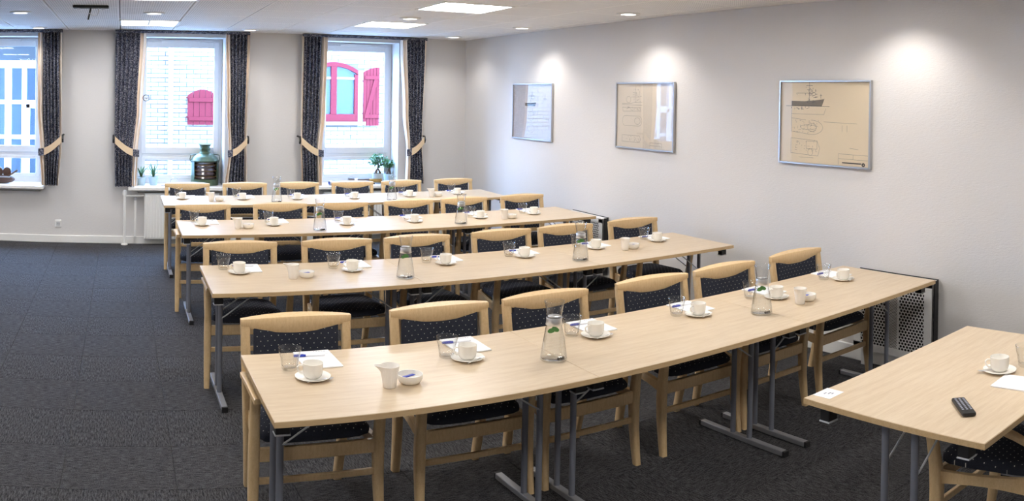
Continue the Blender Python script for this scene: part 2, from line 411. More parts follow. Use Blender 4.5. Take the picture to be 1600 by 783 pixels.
# curtain rails and curtains
def rail(a, b, lab):
    r = empty('curtain_rail', ((a+b)/2, 9.09, CH), lab, 'curtain rail', 'curtain rails'); h = (b-a)/2
    B().box((-h, -.012, -.03), (h, .03, -.001), .003).obj('track', 'black', r, smooth=False)
    B().box((-h, -.022, -.038), (h, -.012, -.006), .003).obj('fabric_strip', 'curtain', r, smooth=False)
rail(-2.3, -.70, 'dark curtain rail above the left window'); rail(-.09, 1.49, 'dark curtain rail above the middle window'); rail(2.13, 3.72, 'dark curtain rail above the right window')
def interp(t, ks):
    for (t0, v0), (t1, v1) in zip(ks, ks[1:]):
        if t <= t1:
            f = (t-t0)/(t1-t0); f = f*f*(3-2*f); return v0+(v1-v0)*f
    return ks[-1][1]
def curtain(outer, inner, lab, folds, seed, outer_trim=True):
    # outer/inner: lists (z, x) from the hem up; inner edge faces the window
    rnd = random.Random(seed); zt, zb = 2.5, .70
    ox = outer[-1][1]
    r = empty('curtain', (ox, 9.1, zb), lab, 'curtain', 'patterned curtains tied back at the windows')
    ph = [rnd.random()*6 for _ in range(4)]
    NV = 36
    def strip(name, mat, u0, u1, NU):
        k = B(); cols = []
        for side in (0, 1):
            rows = []
            for j in range(NV+1):
                z = zb+(zt-zb)*j/NV; xo, xi = interp(z, outer), interp(z, inner); row = []
                g = math.exp(-((z-1.17)/.16)**2)
                for i in range(NU+1):
                    u = u0+(u1-u0)*i/NU
                    amp = (.026 if z > 1.25 else .03)*(1-.55*g)
                    y = 9.1 - amp*math.sin(2*PI*folds*u+ph[0]+.5*math.sin(z*2+ph[1])) - .01*math.sin(9*u+ph[2]+z)
                    row.append(k.bm.verts.new((xo+(xi-xo)*u-ox, y-9.1+side*.006, z-zb)))
                rows.append(row)
            cols.append(rows)
        for rows in cols:
            for j in range(NV):
                for i in range(NU): k.bm.faces.new((rows[j][i], rows[j][i+1], rows[j+1][i+1], rows[j+1][i]))
        A, C2 = cols
        for j in range(NV):
            for i in (0, NU): k.bm.faces.new((A[j][i], A[j+1][i], C2[j+1][i], C2[j][i]))
        for i in range(NU):
            for j in (0, NV): k.bm.faces.new((A[j][i], A[j][i+1], C2[j][i+1], C2[j][i]))
        return k.obj(name, mat, r, angle=80)
    strip('fabric', 'curtain', .10 if outer_trim else 0, .80, 54)
    strip('lining_edge', 'cream', .80, 1.0, 12)
    if outer_trim: strip('outer_edge', 'cream', 0., .10, 8)
    # tie-back: cream band from the hook on the wall, low in front of the fabric, dark end at the inner edge
    def P(t):
        xo, xi = interp(1.2, outer), interp(1.12, inner)
        s = 1 if xi > xo else -1
        x = xo-.012*s+(xi-xo+.02*s)*t; z = 1.265-.17*math.sin(t*PI/2); y = 9.045-.02*math.sin(PI*t)
        return x-ox, y-9.1, z-zb
    def band(name, mat, t0, t1, n):
        k = B(); rings = []
        for i in range(n+1):
            x, y, z = P(t0+(t1-t0)*i/n); h = .042
            rings.append(k.ring([(x, y-.003, z-h), (x, y+.004, z-h), (x, y+.004, z+h), (x, y-.003, z+h)]))
        k.skin(rings).obj(name, mat, r, angle=50)
    band('tie_band', 'tan', .06, .78, 12); band('tie_end', 'curtain', .78, 1.03, 4)
    x, y, z = P(0.); B().tube([(x, .105, z+.03), (x, -.03, z+.03), (x, -.05, z-.01), (x, -.03, z-.05)], .012, 6).obj('hook', 'black', r)
curtain([(.7, -.735), (1.2, -.70), (2.5, -.71)], [(.7, -.93), (1.12, -.955), (1.6, -.985), (2.5, -.99)], 'dark patterned curtain hanging at the left window', 7, 1)
curtain([(.7, -.075), (1.2, -.085), (2.5, -.085)], [(.7, .17), (1.12, .185), (1.6, .235), (2.5, .275)], 'left-hand dark patterned curtain of the middle window, with a broad cream edge', 7, 2, False)
curtain([(.7, 1.475), (1.2, 1.465), (2.5, 1.49)], [(.7, 1.21), (1.12, 1.25), (1.6, 1.225), (2.5, 1.2)], 'right-hand dark patterned curtain of the middle window, beside the green lantern', 7, 3)
curtain([(.7, 2.13), (1.2, 2.115), (2.5, 2.12)], [(.7, 2.385), (1.12, 2.375), (1.6, 2.41), (2.5, 2.43)], 'left-hand dark patterned curtain of the right window', 7, 4)
curtain([(.7, 3.715), (1.2, 3.685), (2.5, 3.72)], [(.7, 3.46), (1.12, 3.47), (1.6, 3.42), (2.5, 3.375)], 'right-hand dark patterned curtain of the right window, nearest the corner', 7, 5)

# radiators with pipes
def radiator(a, b, lab):
    r = empty('radiator', ((a+b)/2, FARY-.1, 0), lab, 'radiator', 'panel radiators under the windows'); h = (b-a)/2
    B().box((-h, -.005, .07), (h, .045, .612), .006).obj('panel', 'white', r, smooth=False)
    nr = int((b-a)/.033)
    rib = B().box((-.009, -.014, .09), (.009, -.004, .592), .004).mesh('rib', 'white', False)
    for i in range(nr): link('rib', rib, r, (-h+(i+.5)*(2*h/nr), 0, 0))
    B().box((-h, -.008, .612), (h, .05, .622), .003).obj('top_grille', 'lightgrey', r, smooth=False)
    for x in (-h+.1, h-.1): B().box((x-.015, .04, .3), (x+.015, .0995, .5)).obj('bracket', 'white', r, smooth=False)
    return r
radiator(.27, 1.15, 'white ribbed radiator under the middle window'); radiator(2.42, 3.36, 'white ribbed radiator under the right window behind the chairs')
hp = empty('heating_pipe', (.04, 9.13, 0), 'white heating pipes with a valve left of the radiator', 'pipe')
B().tube([(0, 0, .0), (0, 0, .60)], .017, 10).obj('riser', 'white', hp)
B().tube([(.125, .03, .095), (.125, .03, .555)], .014, 10).obj('riser', 'white', hp)
B().tube([(0, 0, .585), (.09, 0, .585), (.225, 0, .59)], .012, 8).obj('cross_pipe', 'white', hp)
B().lathe([(0, 0), (.024, 0), (.026, .02), (.022, .05), (.008, .062), (0, .062)], 12, (0, 0), .595).obj('valve', 'white', hp)
B().lathe([(0, 0), (.04, 0), (.04, .012), (0, .012)], 12).obj('floor_flange', 'white', hp)
B().lathe([(.012, -.02), (.02, -.018), (.02, .018), (.012, .02)], 10, (.125, .03), .55).obj('elbow', 'lightgrey', hp)
so = empty('wall_socket', (-.742, FARY, .23), 'white square wall socket low on the window wall', 'socket')
B().box((-.04, -.012, -.045), (.04, 0, .045), .006).obj('plate', 'white', so); B().box((-.022, -.016, -.024), (.022, -.011, .024), .003).obj('insert', 'lightgrey', so)
for x in (-.009, .009): B().box((x-.003, -.017, -.003), (x+.003, -.0155, .003)).obj('hole', 'black', so, smooth=False)

# radiator covers on the right wall
def cover(y1, lab):
    # y1: the near end; 0.62 long
    L, d, h = .60, .07, .675
    r = empty('radiator_cover', (RX-.02-d/2, y1+L/2, 0), lab, 'radiator cover', 'perforated radiator covers')
    fx = -d/2
    B().box((fx, -L/2, h-.012), (d/2, L/2, h), .002).obj('top', 'covermetal', r, smooth=False)
    k = B(); k.box((fx, -L/2, .12), (fx+.004, -L/2+.055, h-.012)); k.box((fx, L/2-.055, .12), (fx+.004, L/2, h-.012)); k.box((fx, -L/2, .12), (fx+.004, L/2, .17)); k.box((fx, -L/2, h-.045), (fx+.004, L/2, h-.012)); k.obj('front_frame', 'covermetal', r, smooth=False)
    B().box((fx+.006, -L/2+.055, .17), (fx+.01, -L/2+.25, h-.045)).obj('perforated_panel', 'hex_big', r, smooth=False)
    B().box((fx+.006, -L/2+.25, .17), (fx+.01, -L/2+.33, h-.045)).obj('perforated_strip', 'hex_small', r, smooth=False)
    B().box((fx+.006, -L/2+.33, .17), (fx+.01, L/2-.055, h-.045)).obj('perforated_panel', 'hex_big', r, smooth=False)
    for y in (-L/2+.25, -L/2+.33): B().box((fx, y-.006, .17), (fx+.006, y+.006, h-.045)).obj('divider', 'covermetal', r, smooth=False)
    B().box((fx+.02, -L/2-.010, .12), (d/2, -L/2-.001, h), .002).obj('end_gap_shade', 'black', r, smooth=False)  # black strip paints in the shade of the gap at this end
    B().box((d/2-.01, -L/2-.010, h+.0005), (d/2, L/2, h+.006)).obj('back_strip', 'duct', r, smooth=False).scale = (1, 1, 1)
    B().box((d/2-.05, -L/2+.05, .0), (d/2-.02, -L/2+.08, .12)).obj('leg', 'covermetal', r, smooth=False); B().box((d/2-.05, L/2-.08, .0), (d/2-.02, L/2-.05, .12)).obj('leg', 'covermetal', r, smooth=False)
    return r
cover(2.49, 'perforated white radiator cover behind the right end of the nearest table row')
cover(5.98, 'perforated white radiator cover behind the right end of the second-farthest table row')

# ------------------------------------------------------------------ framed ship drawings on the right wall
def picture(y_near, y_far, z0, z1, paper, lab, kind):
    r = empty('picture_frame', (RX, (y_near+y_far)/2, (z0+z1)/2), lab, 'picture', 'framed ship drawings'); w, h = (y_far-y_near), z1-z0
    k = B(); t = .012
    for a in (-1, 1):
        k.box((-.028, a*(w/2-t/2)-t/2, -h/2), (-.001, a*(w/2-t/2)+t/2, h/2), .001); k.box((-.0276, -w/2+t+.0003, a*(h/2-t/2)-t/2), (-.001, w/2-t-.0003, a*(h/2-t/2)+t/2), .001)
    k.obj('frame', 'alu', r, smooth=False)
    pp = B().box((-.012, -w/2+t, -h/2+t), (-.002, w/2-t, h/2-t)).obj('drawing_sheet', paper, r, smooth=False)
    # u to the right (towards -y), v up
    def pt(u, v, x=-.0128): return (x, w/2-u*w, -h/2+v*h)
    def lines(name, mat, polys, wd=.0016):
        k = B()
        for poly in polys:
            for (a, b), (c, d) in zip(poly, poly[1:]):
                A, C_ = Vector(pt(a, b)), Vector(pt(c, d)); dv = (C_-A)
                if dv.length < 1e-5: continue
                n = Vector((0, -dv.z, dv.y)).normalized()*wd/2; e = dv.normalized()*wd/2
                k.bm.faces.new([k.bm.verts.new(q) for q in (A-e+n, A-e-n, C_+e-n, C_+e+n)])
        setp(k.obj(name, mat, pp, smooth=False), kind='stuff')
    def fill(name, mat, poly):
        k = B(); k.bm.faces.new([k.bm.verts.new(pt(u, v, -.0126)) for u, v in poly]); k.obj(name, mat, pp, smooth=False)
    def ell(cu, cv, a, b, n=20, t0=0, t1=2*PI): return [(cu+a*math.cos(t0+(t1-t0)*i/n), cv+b*math.sin(t0+(t1-t0)*i/n)) for i in range(n+1)]
    rnd = random.Random(int(y_near*100))
    def scribble(cu, cv, a, b, n):
        out = []
        for _ in range(n):
            u, v = cu+(rnd.random()-.5)*a, cv+(rnd.random()-.5)*b; l = .006+rnd.random()*.02
            out.append([(u, v), (u+l, v)] if rnd.random() < .5 else [(u, v), (u, v+l)])
        return out
    if kind == 3:
        fill('hull_print', 'greyprint', [(.133, .70), (.475, .70), (.50, .78), (.40, .765), (.28, .752), (.133, .755)])
        lines('ink_lines', 'darkprint', [[(.133, .70), (.475, .70), (.502, .785)], [(.335, .755), (.335, .98)], [(.20, .85), (.38, .85)], [(.30, .94), (.37, .94)], [(.31, .89), (.36, .89)], ell(.385, .84, .02, .02, 10), ell(.345, .84, .015, .015, 8), [(.19, .85), (.195, .83)], [(.465, .79), (.465, .84)], [(.455, .82), (.475, .82)], [(.07, .695), (.56, .695)]] + scribble(.35, .83, .12, .2, 26) + scribble(.25, .66, .24, .03, 14), .0024)
        lines('pencil_lines', 'greyprint', [[(.133, .65), (.133, .39), (.36, .36)], [(.133, .55), (.3, .53)], ell(.36, .445, .13, .085, 24, -PI/2, PI/2), ell(.37, .445, .05, .05), ell(.33, .445, .09, .03), [(.133, .60), (.5, .60), (.52, .67)], [(.133, .31), (.133, .13), (.44, .11)], [(.133, .31), (.43, .29), (.46, .2), (.44, .11)], ell(.355, .15, .028, .04), [(.31, .28), (.43, .28), (.43, .19), (.31, .19), (.31, .28)],
               [(.5, .515), (.85, .505)], [(.70, .48), (.70, .41)], [(.75, .48), (.75, .41)], [(.665, .155), (.97, .15)], [(.665, .155), (.665, .03)], [(.665, .1), (.97, .095)], [(.82, .15), (.82, .1)], [(.78, .225), (.87, .215)], [(.23, .085), (.39, .085)]] + scribble(.3, .445, .3, .16, 40) + scribble(.3, .22, .25, .14, 24), .0018)
        lines('title_lettering', 'darkprint', [[(.71+.016*i, .055), (.71+.016*i+.012, .055)] for i in range(12)] + [ell(.925, .045, .012, .014, 10)], .008)
    elif kind == 2:
        lines('ink_lines', 'greyprint', [[(.10, .68), (.25, .68), (.34, .70), (.46, .70)], [(.10, .66), (.46, .66)], [(.34, .70), (.34, .94)], [(.27, .78), (.42, .78)], ell(.22, .74, .04, .05), [(.11, .62), (.42, .62), (.44, .57), (.12, .56), (.11, .62)], ell(.38, .42, .05, .05), [(.11, .20), (.42, .20), (.44, .15), (.42, .10), (.11, .10), (.11, .20)], [(.6, .07), (.78, .07)], [(.6, .05), (.6, .11), (.8, .11), (.8, .05)]]
              + [ell(.16, .42, .05, .075, 10, PI/2, 3*PI/2)+ell(.40, .42, .06, .075, 12, -PI/2, PI/2)+[(.16, .495)]] + scribble(.36, .8, .14, .2, 30) + scribble(.3, .6, .25, .06, 20) + scribble(.3, .15, .26, .08, 18), .0022)
    else:
        fill('hull_print', 'darkprint', [(.32, .60), (.58, .60), (.60, .665), (.45, .65), (.32, .655)])
        lines('ink_lines', 'darkprint', [[(.46, .65), (.5, .86)], [(.42, .78), (.56, .78)], [(.47, .73), (.54, .73)], [(.78, .73), (.86, .73)], [(.82, .70), (.82, .82)], [(.84, .38), (.92, .375)]], .004)
        lines('pencil_lines', 'greyprint', [ell(.48, .42, .07, .08), ell(.48, .2, .09, .07), [(.4, .5), (.62, .48)]] + scribble(.47, .4, .2, .2, 20) + scribble(.47, .78, .2, .14, 16), .0022)
    B().box((-.020, -w/2+t, -h/2+t), (-.018, w/2-t, h/2-t)).obj('glass', 'picture_glass', r, smooth=False)
    return r
picture(7.026, 7.889, 1.339, 1.958, 'plan_grey', 'framed greyish ship drawing nearest the far corner', 1)
picture(5.049, 5.882, 1.358, 1.959, 'plan_beige', 'framed beige ship drawing with a window reflected in its glass, middle of three', 2)  # white area is the middle window mirrored by the glass, no separate sheet
picture(3.029, 3.851, 1.361, 1.965, 'plan_cream', 'framed yellowed ship plan closest to the camera', 3)

# ------------------------------------------------------------------ tables
def make_table():
    r = empty('meeting_table', (0, 0, 0), 'table', 'table', 'maple folding tables in rows')
    B().box((-.599, -.35, TH-.024), (.599, .35, TH), .0015).obj('tabletop', 'tabletop', r, smooth=False)
    k = B(); t = .0012
    k.box((-.599-t, -.35-t, TH-.0235), (.599+t, -.35, TH-.002)); k.box((-.599-t, .35, TH-.0235), (.599+t, .35+t, TH-.002)); k.box((-.599-t, -.35, TH-.0235), (-.599, .35, TH-.002)); k.box((.599, -.35, TH-.0235), (.599+t, .35, TH-.002))
    k.obj('edge_band', 'tableedge', r, smooth=False)
    for sx in (-1, 1):
        X = sx*.52
        ft = B().box((X-.017, -.292, .004), (X+.017, .292, .034), .003).obj('foot', 'foot', r, smooth=False)
        for sy in (-1, 1): B().box((X-.0175, sy*.292-.012, .0), (X+.0175, sy*.292+.003, .0345), .002).obj('foot_cap', 'black', ft, smooth=False)
        for sy in (-1, 1):
            B().tube([(X, sy*.058, .03), (X, sy*.058, TH-.024)], .0135, 12).obj('leg', 'legmetal', r)
            B().tube([(X, sy*.066, .50), (X-sx*.03, sy*.066, .52), (X-sx*.27, sy*.066, TH-.026)], .004, 6).obj('brace_rod', 'lightgrey', r)
        B().box((X-.02, -.30, TH-.044), (X+.02, .30, TH-.024), .002).obj('cross_bar', 'black', r, smooth=False)
        for sy in (-1, 1):
            c = B().box((sx*.56-.024, sy*.27-.02, TH-.078), (sx*.56+.024, sy*.27+.02, TH-.0241), .002).obj('coupling', 'black', r, smooth=False)
            B().box((sx*.56-.026, sy*.27-.022, TH-.084), (sx*.56+.026, sy*.27+.022, TH-.078), .001).obj('coupling_cap', 'lightgrey', c, smooth=False)
    return r
KT = Kind(make_table())
ROWS = {4: dict(yb=3.08, xl=.483, name='nearest row'), 3: dict(yb=4.795, xl=.488, name='second-nearest row'), 2: dict(yb=6.535, xl=.461, name='second-farthest row'), 1: dict(yb=8.10, xl=.406, name='farthest row')}
SIDE = ['left', 'middle', 'right']
for r_, d in ROWS.items():
    for i in range(3): KT.put((d['xl']+.6+1.2*i, d['yb']-.35, 0), 0, '%s table of three in the %s' % (SIDE[i], d['name']))
KT.put((2.70, 1.393, 0), 0, 'separate table at the right edge carrying the remote control', 'maple folding tables in rows')

# ------------------------------------------------------------------ chairs (back towards +y)
def make_chair():
    r = empty('armchair', (0, 0, 0), 'chair', 'chair', 'navy dotted beech armchairs')
    W = 'chairwood'
    # top rail: lens outline from the front, crescent from above
    k = B(); n = 20; rings = []
    for i in range(n+1):
        x = -.240+.480*i/n; q = 1-(x/.240)**2
        zt, zb = .838+.012*q, .810-.042*q; yf = .183+.006*q; yk = .205+.030*q
        c = .004
        rings.append(k.ring([(x, yf, zb+c), (x, yf+c*.5, zb), (x, yk-c, zb), (x, yk, zb+c), (x, yk+.006, zt-c), (x, yk+.004, zt), (x, yf+.003, .838+.004*q), (x, yf, .834+.004*q)]))
    k.skin(rings).obj('top_rail', W, r, angle=40)
    for s in (-1, 1):
        zs = [0, .12, .28, .42, .55, .68, .815]
        B().sweep([(s*(.196+.0235*min(1, z/.7)), .215-.05*math.sin(PI*min(1, z/.84))+(-.012*z), z) for z in zs], [(.017, .019), (.018, .021), (.019, .024), (.02, .026), (.02, .021), (.019, .017), (.0195, .014)]).obj('back_leg', W, r, angle=50)
        zs = [0, .08, .2, .32, .42, .52, .645]
        B().sweep([(s*(.247-.004*math.sin(PI*min(1, z/.66))), -.222+.034*math.sin(PI*z/.66)-.02*(z/.66), z) for z in zs], [(.015, .016), (.017, .018), (.019, .021), (.02, .023), (.02, .021), (.018, .019), (.018, .017)]).obj('front_leg', W, r, angle=50)
        for yy, xx in ((.217, .196), (-.222, .247)): B().lathe([(0, 0), (.013, 0), (.013, .005), (0, .005)], 8, (s*xx, yy)).obj('glide', 'black', r)
        # arm rest, sagging towards the back post
        pts = [(-.318, .238, .026, .648), (-.24, .241, .026, .652), (-.14, .243, .025, .653), (-.05, .245, .024, .648), (.03, .243, .021, .632), (.1, .236, .018, .606), (.165, .226, .015, .572)]
        k = B(); rings = []
        for y, x, hw, z in pts: rings.append(k.ring([(s*x-hw, y, z), (s*x+hw, y, z), (s*x+hw, y, z+.018), (s*x+hw-.004, y, z+.022), (s*x-hw+.004, y, z+.022), (s*x-hw, y, z+.018)]))
        k.skin(rings).obj('armrest', W, r, angle=40)
        # side apron
        k = B(); rings = []
        for t in range(9):
            f = t/8; y = -.21+.375*f; x = s*(.24-.042*f); z0 = .345+.01*f+.018*math.sin(PI*f); z1 = .405+.03*f*f
            rings.append(k.ring([(x-.011, y, z0), (x+.011, y, z0), (x+.011, y, z1), (x-.011, y, z1)]))
        k.skin(rings).obj('side_apron', W, r, angle=40)
    B().box((-.236, -.215, .342), (.236, -.193, .405), .003).obj('front_apron', W, r, smooth=False)
    B().box((-.19, .165, .35), (.19, .187, .42), .003).obj('back_apron', W, r, smooth=False)
    B().box((-.236, -.208, .232), (.236, -.19, .262), .003).obj('stretcher', W, r, smooth=False)
    B().box((-.182, .168, .475), (.182, .188, .51), .003).obj('lower_back_rail', W, r, smooth=False)
    # seat cushion
    k = B(); N = 14; prof = [(.0, .40), (.35, .402), (.8, .41), (1., .43), (1., .448), (.94, .466), (.8, .474), (.4, .48), (.0, .482)]
    rings = []
    for s_, z in prof[1:-1]:
        ring = []
        for i in range(40):
            a = 2*PI*i/40; ca, sa = math.cos(a), math.sin(a); e = 5.5
            m = (abs(ca)**e+abs(sa)**e)**(-1/e); y = sa*m*.205*s_; x = ca*m*s_
            hw = .23-.044*((y+.205)/.41)
            ring.append((x*hw if abs(ca) else 0, y-.02, z+(.004 if z > .45 else 0)*(1-s_)))
        rings.append(k.ring(ring))
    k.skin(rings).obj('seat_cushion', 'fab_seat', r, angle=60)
    # upholstered back, following the curve of the rail
    k = B(); nx_, nz_ = 16, 8; F = []; Bk = []
    for j in range(nz_+1):
        fr, br = [], []
        for i in range(nx_+1):
            x = -.183+.366*i/nx_; q = 1-(x/.24)**2; top = .811-.042*q+.003; z = .508+(top-.508)*j/nz_
            lean = .176+.024*max(0, (z-.5)/.33); y = lean+.016*(1-(x/.183)**2)
            e = min(1, min(i, nx_-i)/1.2, min(j, nz_-j+1)/1.0)
            fr.append(k.bm.verts.new((x, y-.012-.006*e, z))); br.append(k.bm.verts.new((x, y+.012, z)))
        F.append(fr); Bk.append(br)
    for G in (F, Bk):
        for j in range(nz_):
            for i in range(nx_): k.bm.faces.new((G[j][i], G[j][i+1], G[j+1][i+1], G[j+1][i]))
    for j in range(nz_):
        for i in (0, nx_): k.bm.faces.new((F[j][i], F[j+1][i], Bk[j+1][i], Bk[j][i]))
    for i in range(nx_):
        for j in (0, nz_): k.bm.faces.new((F[j][i], F[j][i+1], Bk[j][i+1], Bk[j][i]))
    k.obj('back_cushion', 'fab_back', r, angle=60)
    return r
KC = Kind(make_chair())
CHX = {4: [.745, 1.408, 1.972, 2.63, 3.17, 3.80], 3: [.762, 1.409, 1.975, 2.628, 3.17, 3.809], 2: [.705, 1.385, 1.945, 2.58, 3.145, 3.775], 1: [.698, 1.315, 1.895, 2.515, 3.095, 3.734]}
ORD = ['leftmost', 'second-from-left', 'third-from-left', 'third-from-right', 'second-from-right', 'rightmost']
for r_, d in ROWS.items():
    for i, x in enumerate(CHX[r_]):
        KC.put((x, d['yb']-.032, 0), (random.random()-.5)*.03, '%s navy dotted armchair behind the %s of tables' % (ORD[i], d['name']))
KC.put((2.665, 1.19, 0), PI, 'navy dotted armchair at the separate right-hand table, cut off by the frame')

# ------------------------------------------------------------------ tableware
def make_cup():
    r = empty('coffee_cup', (0, 0, 0), 'cup', 'cup', 'white coffee cups')
    B().lathe([(0, .004), (.020, .004), (.022, .0), (.026, .001), (.033, .010), (.036, .022), (.0375, .058), (.0378, .061), (.036, .0615), (.0345, .058), (.033, .024), (.028, .010), (0, .008)], 28).obj('body', 'porcelain', r, angle=60)
    B().tube([(-.034, 0, .050), (-.048, 0, .052), (-.057, 0, .044), (-.055, 0, .030), (-.045, 0, .020), (-.033, 0, .018)], .0036, 8).obj('handle', 'porcelain', r)
    return r
def make_saucer():
    k = B().lathe([(0, .003), (.034, .003), (.036, .0), (.040, .0005), (.052, .006), (.064, .011), (.0665, .0125), (.066, .014), (.060, .0122), (.046, .0078), (.030, .0056), (0, .0055)], 36)
    return setp(k.obj('saucer', 'porcelain', angle=60), 'saucer', 'saucer', 'white saucers')
def make_spoon():
    k = B(); rings = []
    for x, w, z in [(-.055, .003, .0), (-.02, .0025, .002), (.015, .003, .002), (.025, .008, .0), (.038, .010, -.0015), (.050, .006, .0), (.054, .001, .001)]:
        rings.append(k.ring([(x, -w, z), (x, 0, z-.0012), (x, w, z), (x, 0, z+.0008)]))
    return setp(k.skin(rings).obj('teaspoon', 'chrome', angle=60), 'teaspoon', 'spoon', 'steel teaspoons')
def make_glass():
    k = B(); n = 36
    def ring(r, z, fac):
        return k.ring([((r*(1-fac*(.5-.5*math.cos(9*2*PI*i/n))))*math.cos(2*PI*i/n), (r*(1-fac*(.5-.5*math.cos(9*2*PI*i/n))))*math.sin(2*PI*i/n), z) for i in range(n)])
    R_ = [ring(.026, .0, .0), ring(.030, .004, .07), ring(.034, .03, .08), ring(.0375, .058, .07), ring(.041, .068, .0), ring(.0445, .093, 0), ring(.0435, .0945, 0), ring(.0425, .093, 0), ring(.039, .068, 0), ring(.0345, .05, 0), ring(.0305, .02, 0), ring(.024, .012, 0)]
    k.skin(R_)
    return setp(k.obj('drinking_glass', 'glass', angle=50), 'glass', 'glass', 'empty faceted tumblers')
def make_pad():
    r = empty('notepad', (0, 0, 0), 'notepad', 'notepad', 'white notepads')
    w, h = .074, .104
    B().box((-w, -h, 0), (w, h, .006), .0008).obj('pages', 'paper', r, smooth=False)
    B().box((-w+.002, h-.048, .0061), (w-.002, h-.046, .0064)).obj('header_rule', 'print', r, smooth=False)
    k = B()
    for i in range(5): k.box((.005+.011*i, h-.017, .0061), (.013+.011*i, h-.011, .0064))
    k.obj('printed_heading', 'print', r, smooth=False)
    return r
def make_pen():
    r = empty('ballpoint_pen', (0, 0, 0), 'pen', 'pen', 'white pens with blue caps')
    B().tube([(-.01, 0, .0045), (.07, 0, .0045)], .0045, 8).obj('barrel', 'paper', r)
    B().tube([(-.058, 0, .0048), (-.01, 0, .0048)], .0056, 8).obj('cap', 'blue', r); B().box((-.055, -.0015, .0098), (-.018, .0015, .0115)).obj('clip', 'blue', r, smooth=False)
    return r
def make_carafe():
    r = empty('water_carafe', (0, 0, 0), 'carafe', 'carafe', 'glass water carafes')
    B().lathe([(0, .0), (.050, .0), (.0545, .004), (.0545, .010), (.049, .055), (.041, .105), (.033, .148), (.0285, .170), (.030, .195), (.0365, .235), (.0415, .256), (.0402, .2575), (.035, .235), (.0285, .195), (.027, .170), (.0315, .148), (.0395, .105), (.0475, .055), (.052, .012), (.048, .008), (0, .007)], 40).obj('glass_body', 'glass', r, angle=60)
    B().lathe([(0, .0085), (.0465, .0085), (.0505, .013), (.0462, .055), (.0382, .105), (.0302, .148), (.0292, .153), (0, .153)], 36).obj('water', 'water', r, angle=50)
    B().lathe([(.0335, .155), (.0345, .156), (.0315, .172), (.032, .186), (.0315, .187), (.0302, .186), (.0295, .172), (.0335, .155)], 32).obj('steel_collar', 'chrome', r, angle=60)
    B().lathe([(0, .187), (.025, .187), (.0262, .192), (.025, .1935), (0, .1935)], 24).obj('pour_insert', 'alu', r, angle=60)
    k = B()
    for (cx_, cy_, cz_, a) in ((-.010, -.024, .140, .5), (.006, -.025, .147, -.4)):
        vs = [k.bm.verts.new((cx_+.016*math.cos(t)*math.cos(a)-.012*math.sin(t)*math.sin(a), cy_-.002*math.cos(t), cz_+.016*math.cos(t)*math.sin(a)+.010*math.sin(t)*math.cos(a)-.006)) for t in [2*PI*i/10 for i in range(10)]]
        k.bm.faces.new(vs)
    ex = bmesh.ops.extrude_face_region(k.bm, geom=k.bm.faces[:]); 
    for v in ex['geom']:
        if isinstance(v, bmesh.types.BMVert): v.co.y += .0015
    k.obj('mint_leaf', 'leaf', r)
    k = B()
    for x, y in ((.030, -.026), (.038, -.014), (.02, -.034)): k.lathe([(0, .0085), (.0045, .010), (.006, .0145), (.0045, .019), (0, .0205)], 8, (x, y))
    k.obj('reflection_beads', 'duct', r)  # dark beads stand in for a reflection at the carafe's foot
    return r
def make_jug():
    r = empty('milk_jug', (0, 0, 0), 'jug', 'jug', 'small white milk jugs')
    k = B(); n = 72
    def ring(rad, z, fl, sp):
        out = []
        for i in range(n):
            a = 2*PI*i/n; q = math.cos(a-PI); s_ = sp*max(0, q)**14
            rr = rad*(1-fl*(.5-.5*math.cos(24*a)))+s_
            out.append((rr*math.cos(a), rr*math.sin(a), z+s_*.25))
        return k.ring(out)
    k.skin([ring(.021, 0, 0, 0), ring(.0245, .003, .03, 0), ring(.027, .03, .05, 0), ring(.031, .066, .05, .004), ring(.033, .078, 0, .013), ring(.035, .088, 0, .026), ring(.0335, .089, 0, .026), ring(.031, .078, 0, .012), ring(.0285, .06, 0, 0), ring(.022, .008, 0, 0)])
    k.obj('body', 'jug', r, angle=50)
    return r
def make_bowl():
    return setp(B().lathe([(0, .003), (.026, .003), (.027, .0), (.031, .001), (.040, .008), (.0455, .020), (.0465, .036), (.0465, .038), (.0445, .038), (.0435, .022), (.038, .011), (0, .007)], 36).obj('sugar_bowl', 'porcelain', angle=60), 'bowl', 'bowl', 'white sugar bowls')
def make_sachet(mat):
    k = B(); k.box((-.024, -.007, 0), (.024, .007, .005), .002); k.box((-.029, -.0075, .002), (.029, .0075, .003))
    return setp(k.obj('sugar_sachet', mat), 'sachet', 'sachet', 'sugar sachets in the bowls')
KCup, KSau, KSpo, KGla, KPad, KPen, KCar, KJug, KBow, KSb, KSw = [Kind(f()) for f in (make_cup, make_saucer, make_spoon, make_glass, make_pad, make_pen, make_carafe, make_jug, make_bowl)] + [Kind(make_sachet('blue')), Kind(make_sachet('paper'))]
SAUX = {4: [.70, 1.337, 1.977, 2.587, 3.137, 3.744], 3: [.70, 1.382, 2.005, 2.581, 3.177, 3.736], 2: [.655, 1.235, 1.835, 2.425, 3.055, 3.61], 1: [.615, 1.218, 1.774, 2.376, 2.99, 3.566]}
SAUY = {4: [-.32, -.285, -.252, -.251, -.27, -.261], 3: [-.23, -.28, -.264, -.26, -.234, -.239], 2: [-.26, -.31, -.37, -.39, -.37, -.35], 1: [-.26, -.32, -.36, -.39, -.37, -.33]}
GLX = {4: [.639, 1.273, 1.891, 2.503, 3.034, 3.679], 3: [.621, 1.29, 1.91, 2.502, 3.09, 3.70], 2: [.605, 1.215, 1.80, 2.40, 3.0, 3.54], 1: [.582, 1.177, 1.73, 2.333, 2.95, 3.55]}
GLY = {4: [-.203, -.228, -.189, -.186, -.173, -.163], 3: [-.114, -.181, -.174, -.184, -.11, -.12], 2: [-.1, -.17, -.23, -.28, -.28, -.26], 1: [-.14, -.15, -.25, -.28, -.22, -.2]}
